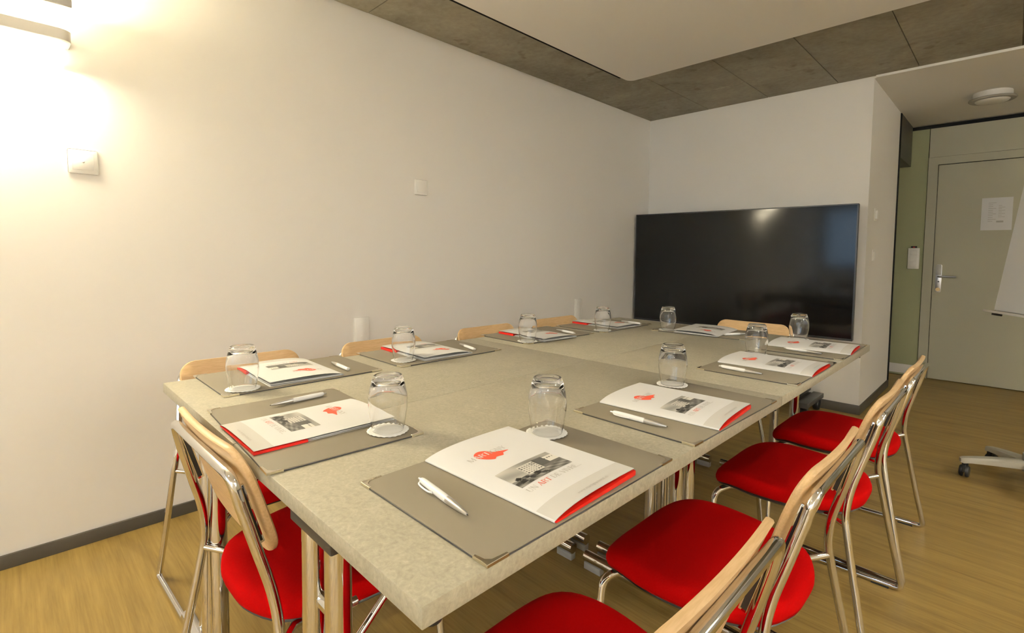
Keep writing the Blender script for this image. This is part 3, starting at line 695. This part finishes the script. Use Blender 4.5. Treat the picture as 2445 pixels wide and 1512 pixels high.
# place, pad centre/rotation, brochure centre/rotation, pen centre/rotation, glass, where
settings = [
 ('R1', (-0.588, 0.628, 90), (-0.590, 0.632, 91.5), (-0.607, 0.457, 83), (-0.683, 0.792), 'at the front right place nearest the camera'),
 ('R2', (-0.585, 1.190, 89), (-0.590, 1.172, 93.5), (-0.592, 0.999, 90), (-0.694, 1.364), 'at the second place on the right side'),
 ('R3', (-0.592, 1.868, 90), (-0.585, 1.888, 90.5), (-0.625, 1.690, 84), (-0.690, 2.030), 'at the third place on the right side'),
 ('R4', (-0.592, 2.408, 90.5), (-0.588, 2.400, 93), (-0.585, 2.232, 80), (-0.690, 2.570), 'at the last place on the right side'),
 ('N1', (-1.105, 0.463, -3), (-1.086, 0.458, -0.5), (-1.264, 0.509, 5), (-0.925, 0.557), 'at the near short end of the table'),
 ('L1', (-1.596, 0.615, -90), (-1.603, 0.612, -91), (-1.553, 0.757, -94), (-1.486, 0.442), 'at the nearest place on the wall side'),
 ('L2', (-1.588, 1.146, -90), (-1.597, 1.130, -91), (-1.540, 1.290, -104), (-1.511, 0.973), 'at the second place on the wall side'),
 ('L3', (-1.598, 1.782, -91), (-1.575, 1.748, -93), (-1.535, 1.910, -102), (-1.488, 1.588), 'at the third place on the wall side'),
 ('L4', (-1.575, 2.300, -90), (-1.575, 2.315, -92), (-1.500, 2.452, -98), (-1.457, 2.108), 'at the farthest place on the wall side'),
 ('F1', (-1.090, 2.500, 186), (-1.092, 2.488, 184), (-0.935, 2.470, 150), (-1.243, 2.378), 'at the far short end before the television')]
for key, pd, br, pn, gl_, where in settings:
    place('pad', pd[0], pd[1], T+0.0002, RC(pd[2]), 'brown-grey leather desk pad with metal corners ' + where, 'desk pad', 'desk pads on the table')
    pt = T + 0.0046
    place('brochure', br[0], br[1], pt+0.0002, RC(br[2]), 'white hotel brochure with a red mark ' + where, 'brochure', 'brochures on the desk pads', 0.55 if key == 'N1' else 1.0)
    place('pen', pn[0], pn[1], pt+0.0002, RC(pn[2]), 'white ballpoint pen lying ' + where, 'pen', 'pens on the desk pads')
    gx_, gy_ = gl_
    place('doily', gx_, gy_, pt+0.0006, random.random()*6, 'round white paper doily under the glass ' + where, 'doily', 'paper doilies under the glasses')
    place('glass', gx_, gy_, pt+0.0034, random.random()*6, 'clear upturned drinking glass ' + where, 'glass', 'upturned glasses on the table')

# ================================================================== FLIPCHART
fc = tag(empty('flipchart', (0.12, 3.59, 0)), 'white flipchart on a grey star base with black casters at the right edge', 'flipchart')
ang0 = math.atan2(3.5-3.59, -0.133-0.12)
for k in range(5):
    a = ang0 + 2*PI*k/5; dx, dy = math.cos(a), math.sin(a)
    vs, fs = [], []; nrm = Vector((-dy, dx, 0)); sec = [(0.03, 0.034, 0.125, 0.088), (0.10, 0.030, 0.122, 0.085), (0.18, 0.026, 0.114, 0.082), (0.25, 0.023, 0.104, 0.078), (0.278, 0.021, 0.099, 0.072), (0.29, 0.014, 0.094, 0.074)]
    for rr, hw, zt, zb in sec:
        c_ = Vector((dx*rr, dy*rr, 0))
        for s, z in ((-1, zb), (-1, zt-0.008), (-0.7, zt), (0.7, zt), (1, zt-0.008), (1, zb)): p = c_ + nrm*hw*s; vs.append((p.x, p.y, z))
    for i in range(len(sec)-1):
        for q in range(6): q2 = (q+1) % 6; fs.append((i*6+q, (i+1)*6+q, (i+1)*6+q2, i*6+q2))
    fs += [tuple(range(6)), tuple((len(sec)-1)*6+q for q in range(5, -1, -1))]
    arm = mesh_obj('base_arm', vs, fs, 'base_grey', fc, auto=40)
    p = Vector((dx*0.268, dy*0.268, 0)); ca_ = a + 1.1 + k
    cst = empty('caster', (p.x, p.y, 0), ca_, arm)
    mesh = None
    for s in (-1, 1):
        lathe('wheel', [(0.0001, s*0.006), (0.029, s*0.006), (0.03, s*0.012), (0.026, s*0.019), (0.0001, s*0.02)], 'black_plastic', cst, 20, axis='y', loc=(0.01, 0, 0.03))
fc_cast = [o for o in bpy.data.objects if o.name.startswith('caster') and o.type == 'EMPTY']
for o in fc_cast:   # wheel pair + hood become one mesh per caster
    ws = list(o.children); bm = bmesh.new()
    for w_ in ws:
        me = w_.data.copy(); me.transform(Matrix.Translation(o.location) @ Matrix.Rotation(o.rotation_euler.z, 4, 'Z')); bm.from_mesh(me); bpy.data.meshes.remove(me)
    hood = bmesh.new(); box_bm(-0.016, 0.03, -0.005, 0.005, 0.028, 0.066, bm=hood); box_bm(-0.009, 0.009, -0.012, 0.012, 0.05, 0.0725, bm=hood)
    me = bpy.data.meshes.new('h'); hood.to_mesh(me); hood.free(); me.transform(Matrix.Translation(o.location) @ Matrix.Rotation(o.rotation_euler.z, 4, 'Z')); bm.from_mesh(me); bpy.data.meshes.remove(me)
    par = o.parent; 
    for w_ in ws: bpy.data.objects.remove(w_)
    bpy.data.objects.remove(o); bm_obj('caster', bm, 'black_plastic', par, auto=40)
tube('hub', [(0, 0, 0.07), (0, 0, 0.16)], 0.045, 'base_grey', fc, 20)
tube('column', [(0, 0, 0.1605), (0, 0, 0.90)], 0.02, 'grey_metal', fc, 16)
# board: horizontal axis u, leaning back by n
u = Vector((-0.508, 0.861, 0)); n = Vector((0.861, 0.508, 0)); lean = 0.0970/0.676
up = (Vector((0, 0, 1)) + n*lean).normalized(); nn = u.cross(up).normalized()
if nn.dot(n) < 0: nn = -nn
org = Vector((-0.065, 3.89, 0.848)) - Vector((0.12, 3.59, 0))
def fbox(name, a0, a1, b0, b1, c0, c1, mat, parent=fc, bev=0.0):
    bm = box_bm(a0, a1, b0, b1, c0, c1, bev)
    for v in bm.verts: v.co = org + u*v.co.x + up*v.co.y + nn*v.co.z
    bmesh.ops.recalc_face_normals(bm, faces=bm.faces)
    return bm_obj(name, bm, mat, parent, auto=40 if bev else None)
fbox('board', -0.68, 0.0, 0.0, 1.0, 0.004, 0.022, 'white_metal', bev=0.003)
fbox('paper_block', -0.675, 0.0, 0.004, 0.95, -0.004, 0.0036, 'paper')
fbox('pen_tray', -0.70, 0.022, -0.014, -0.001, -0.045, 0.022, 'white_metal', bev=0.002)
fbox('tray_clip', -0.07, -0.03, -0.026, -0.0145, -0.03, 0.0, 'black_plastic', bev=0.003)
fbox('clamp_bar', -0.68, 0.0, 0.951, 0.985, -0.016, 0.0038, 'grey_metal', bev=0.002)
fbox('mount', -0.42, -0.26, 0.05, 0.45, 0.0222, 0.06, 'grey_metal', bev=0.003)
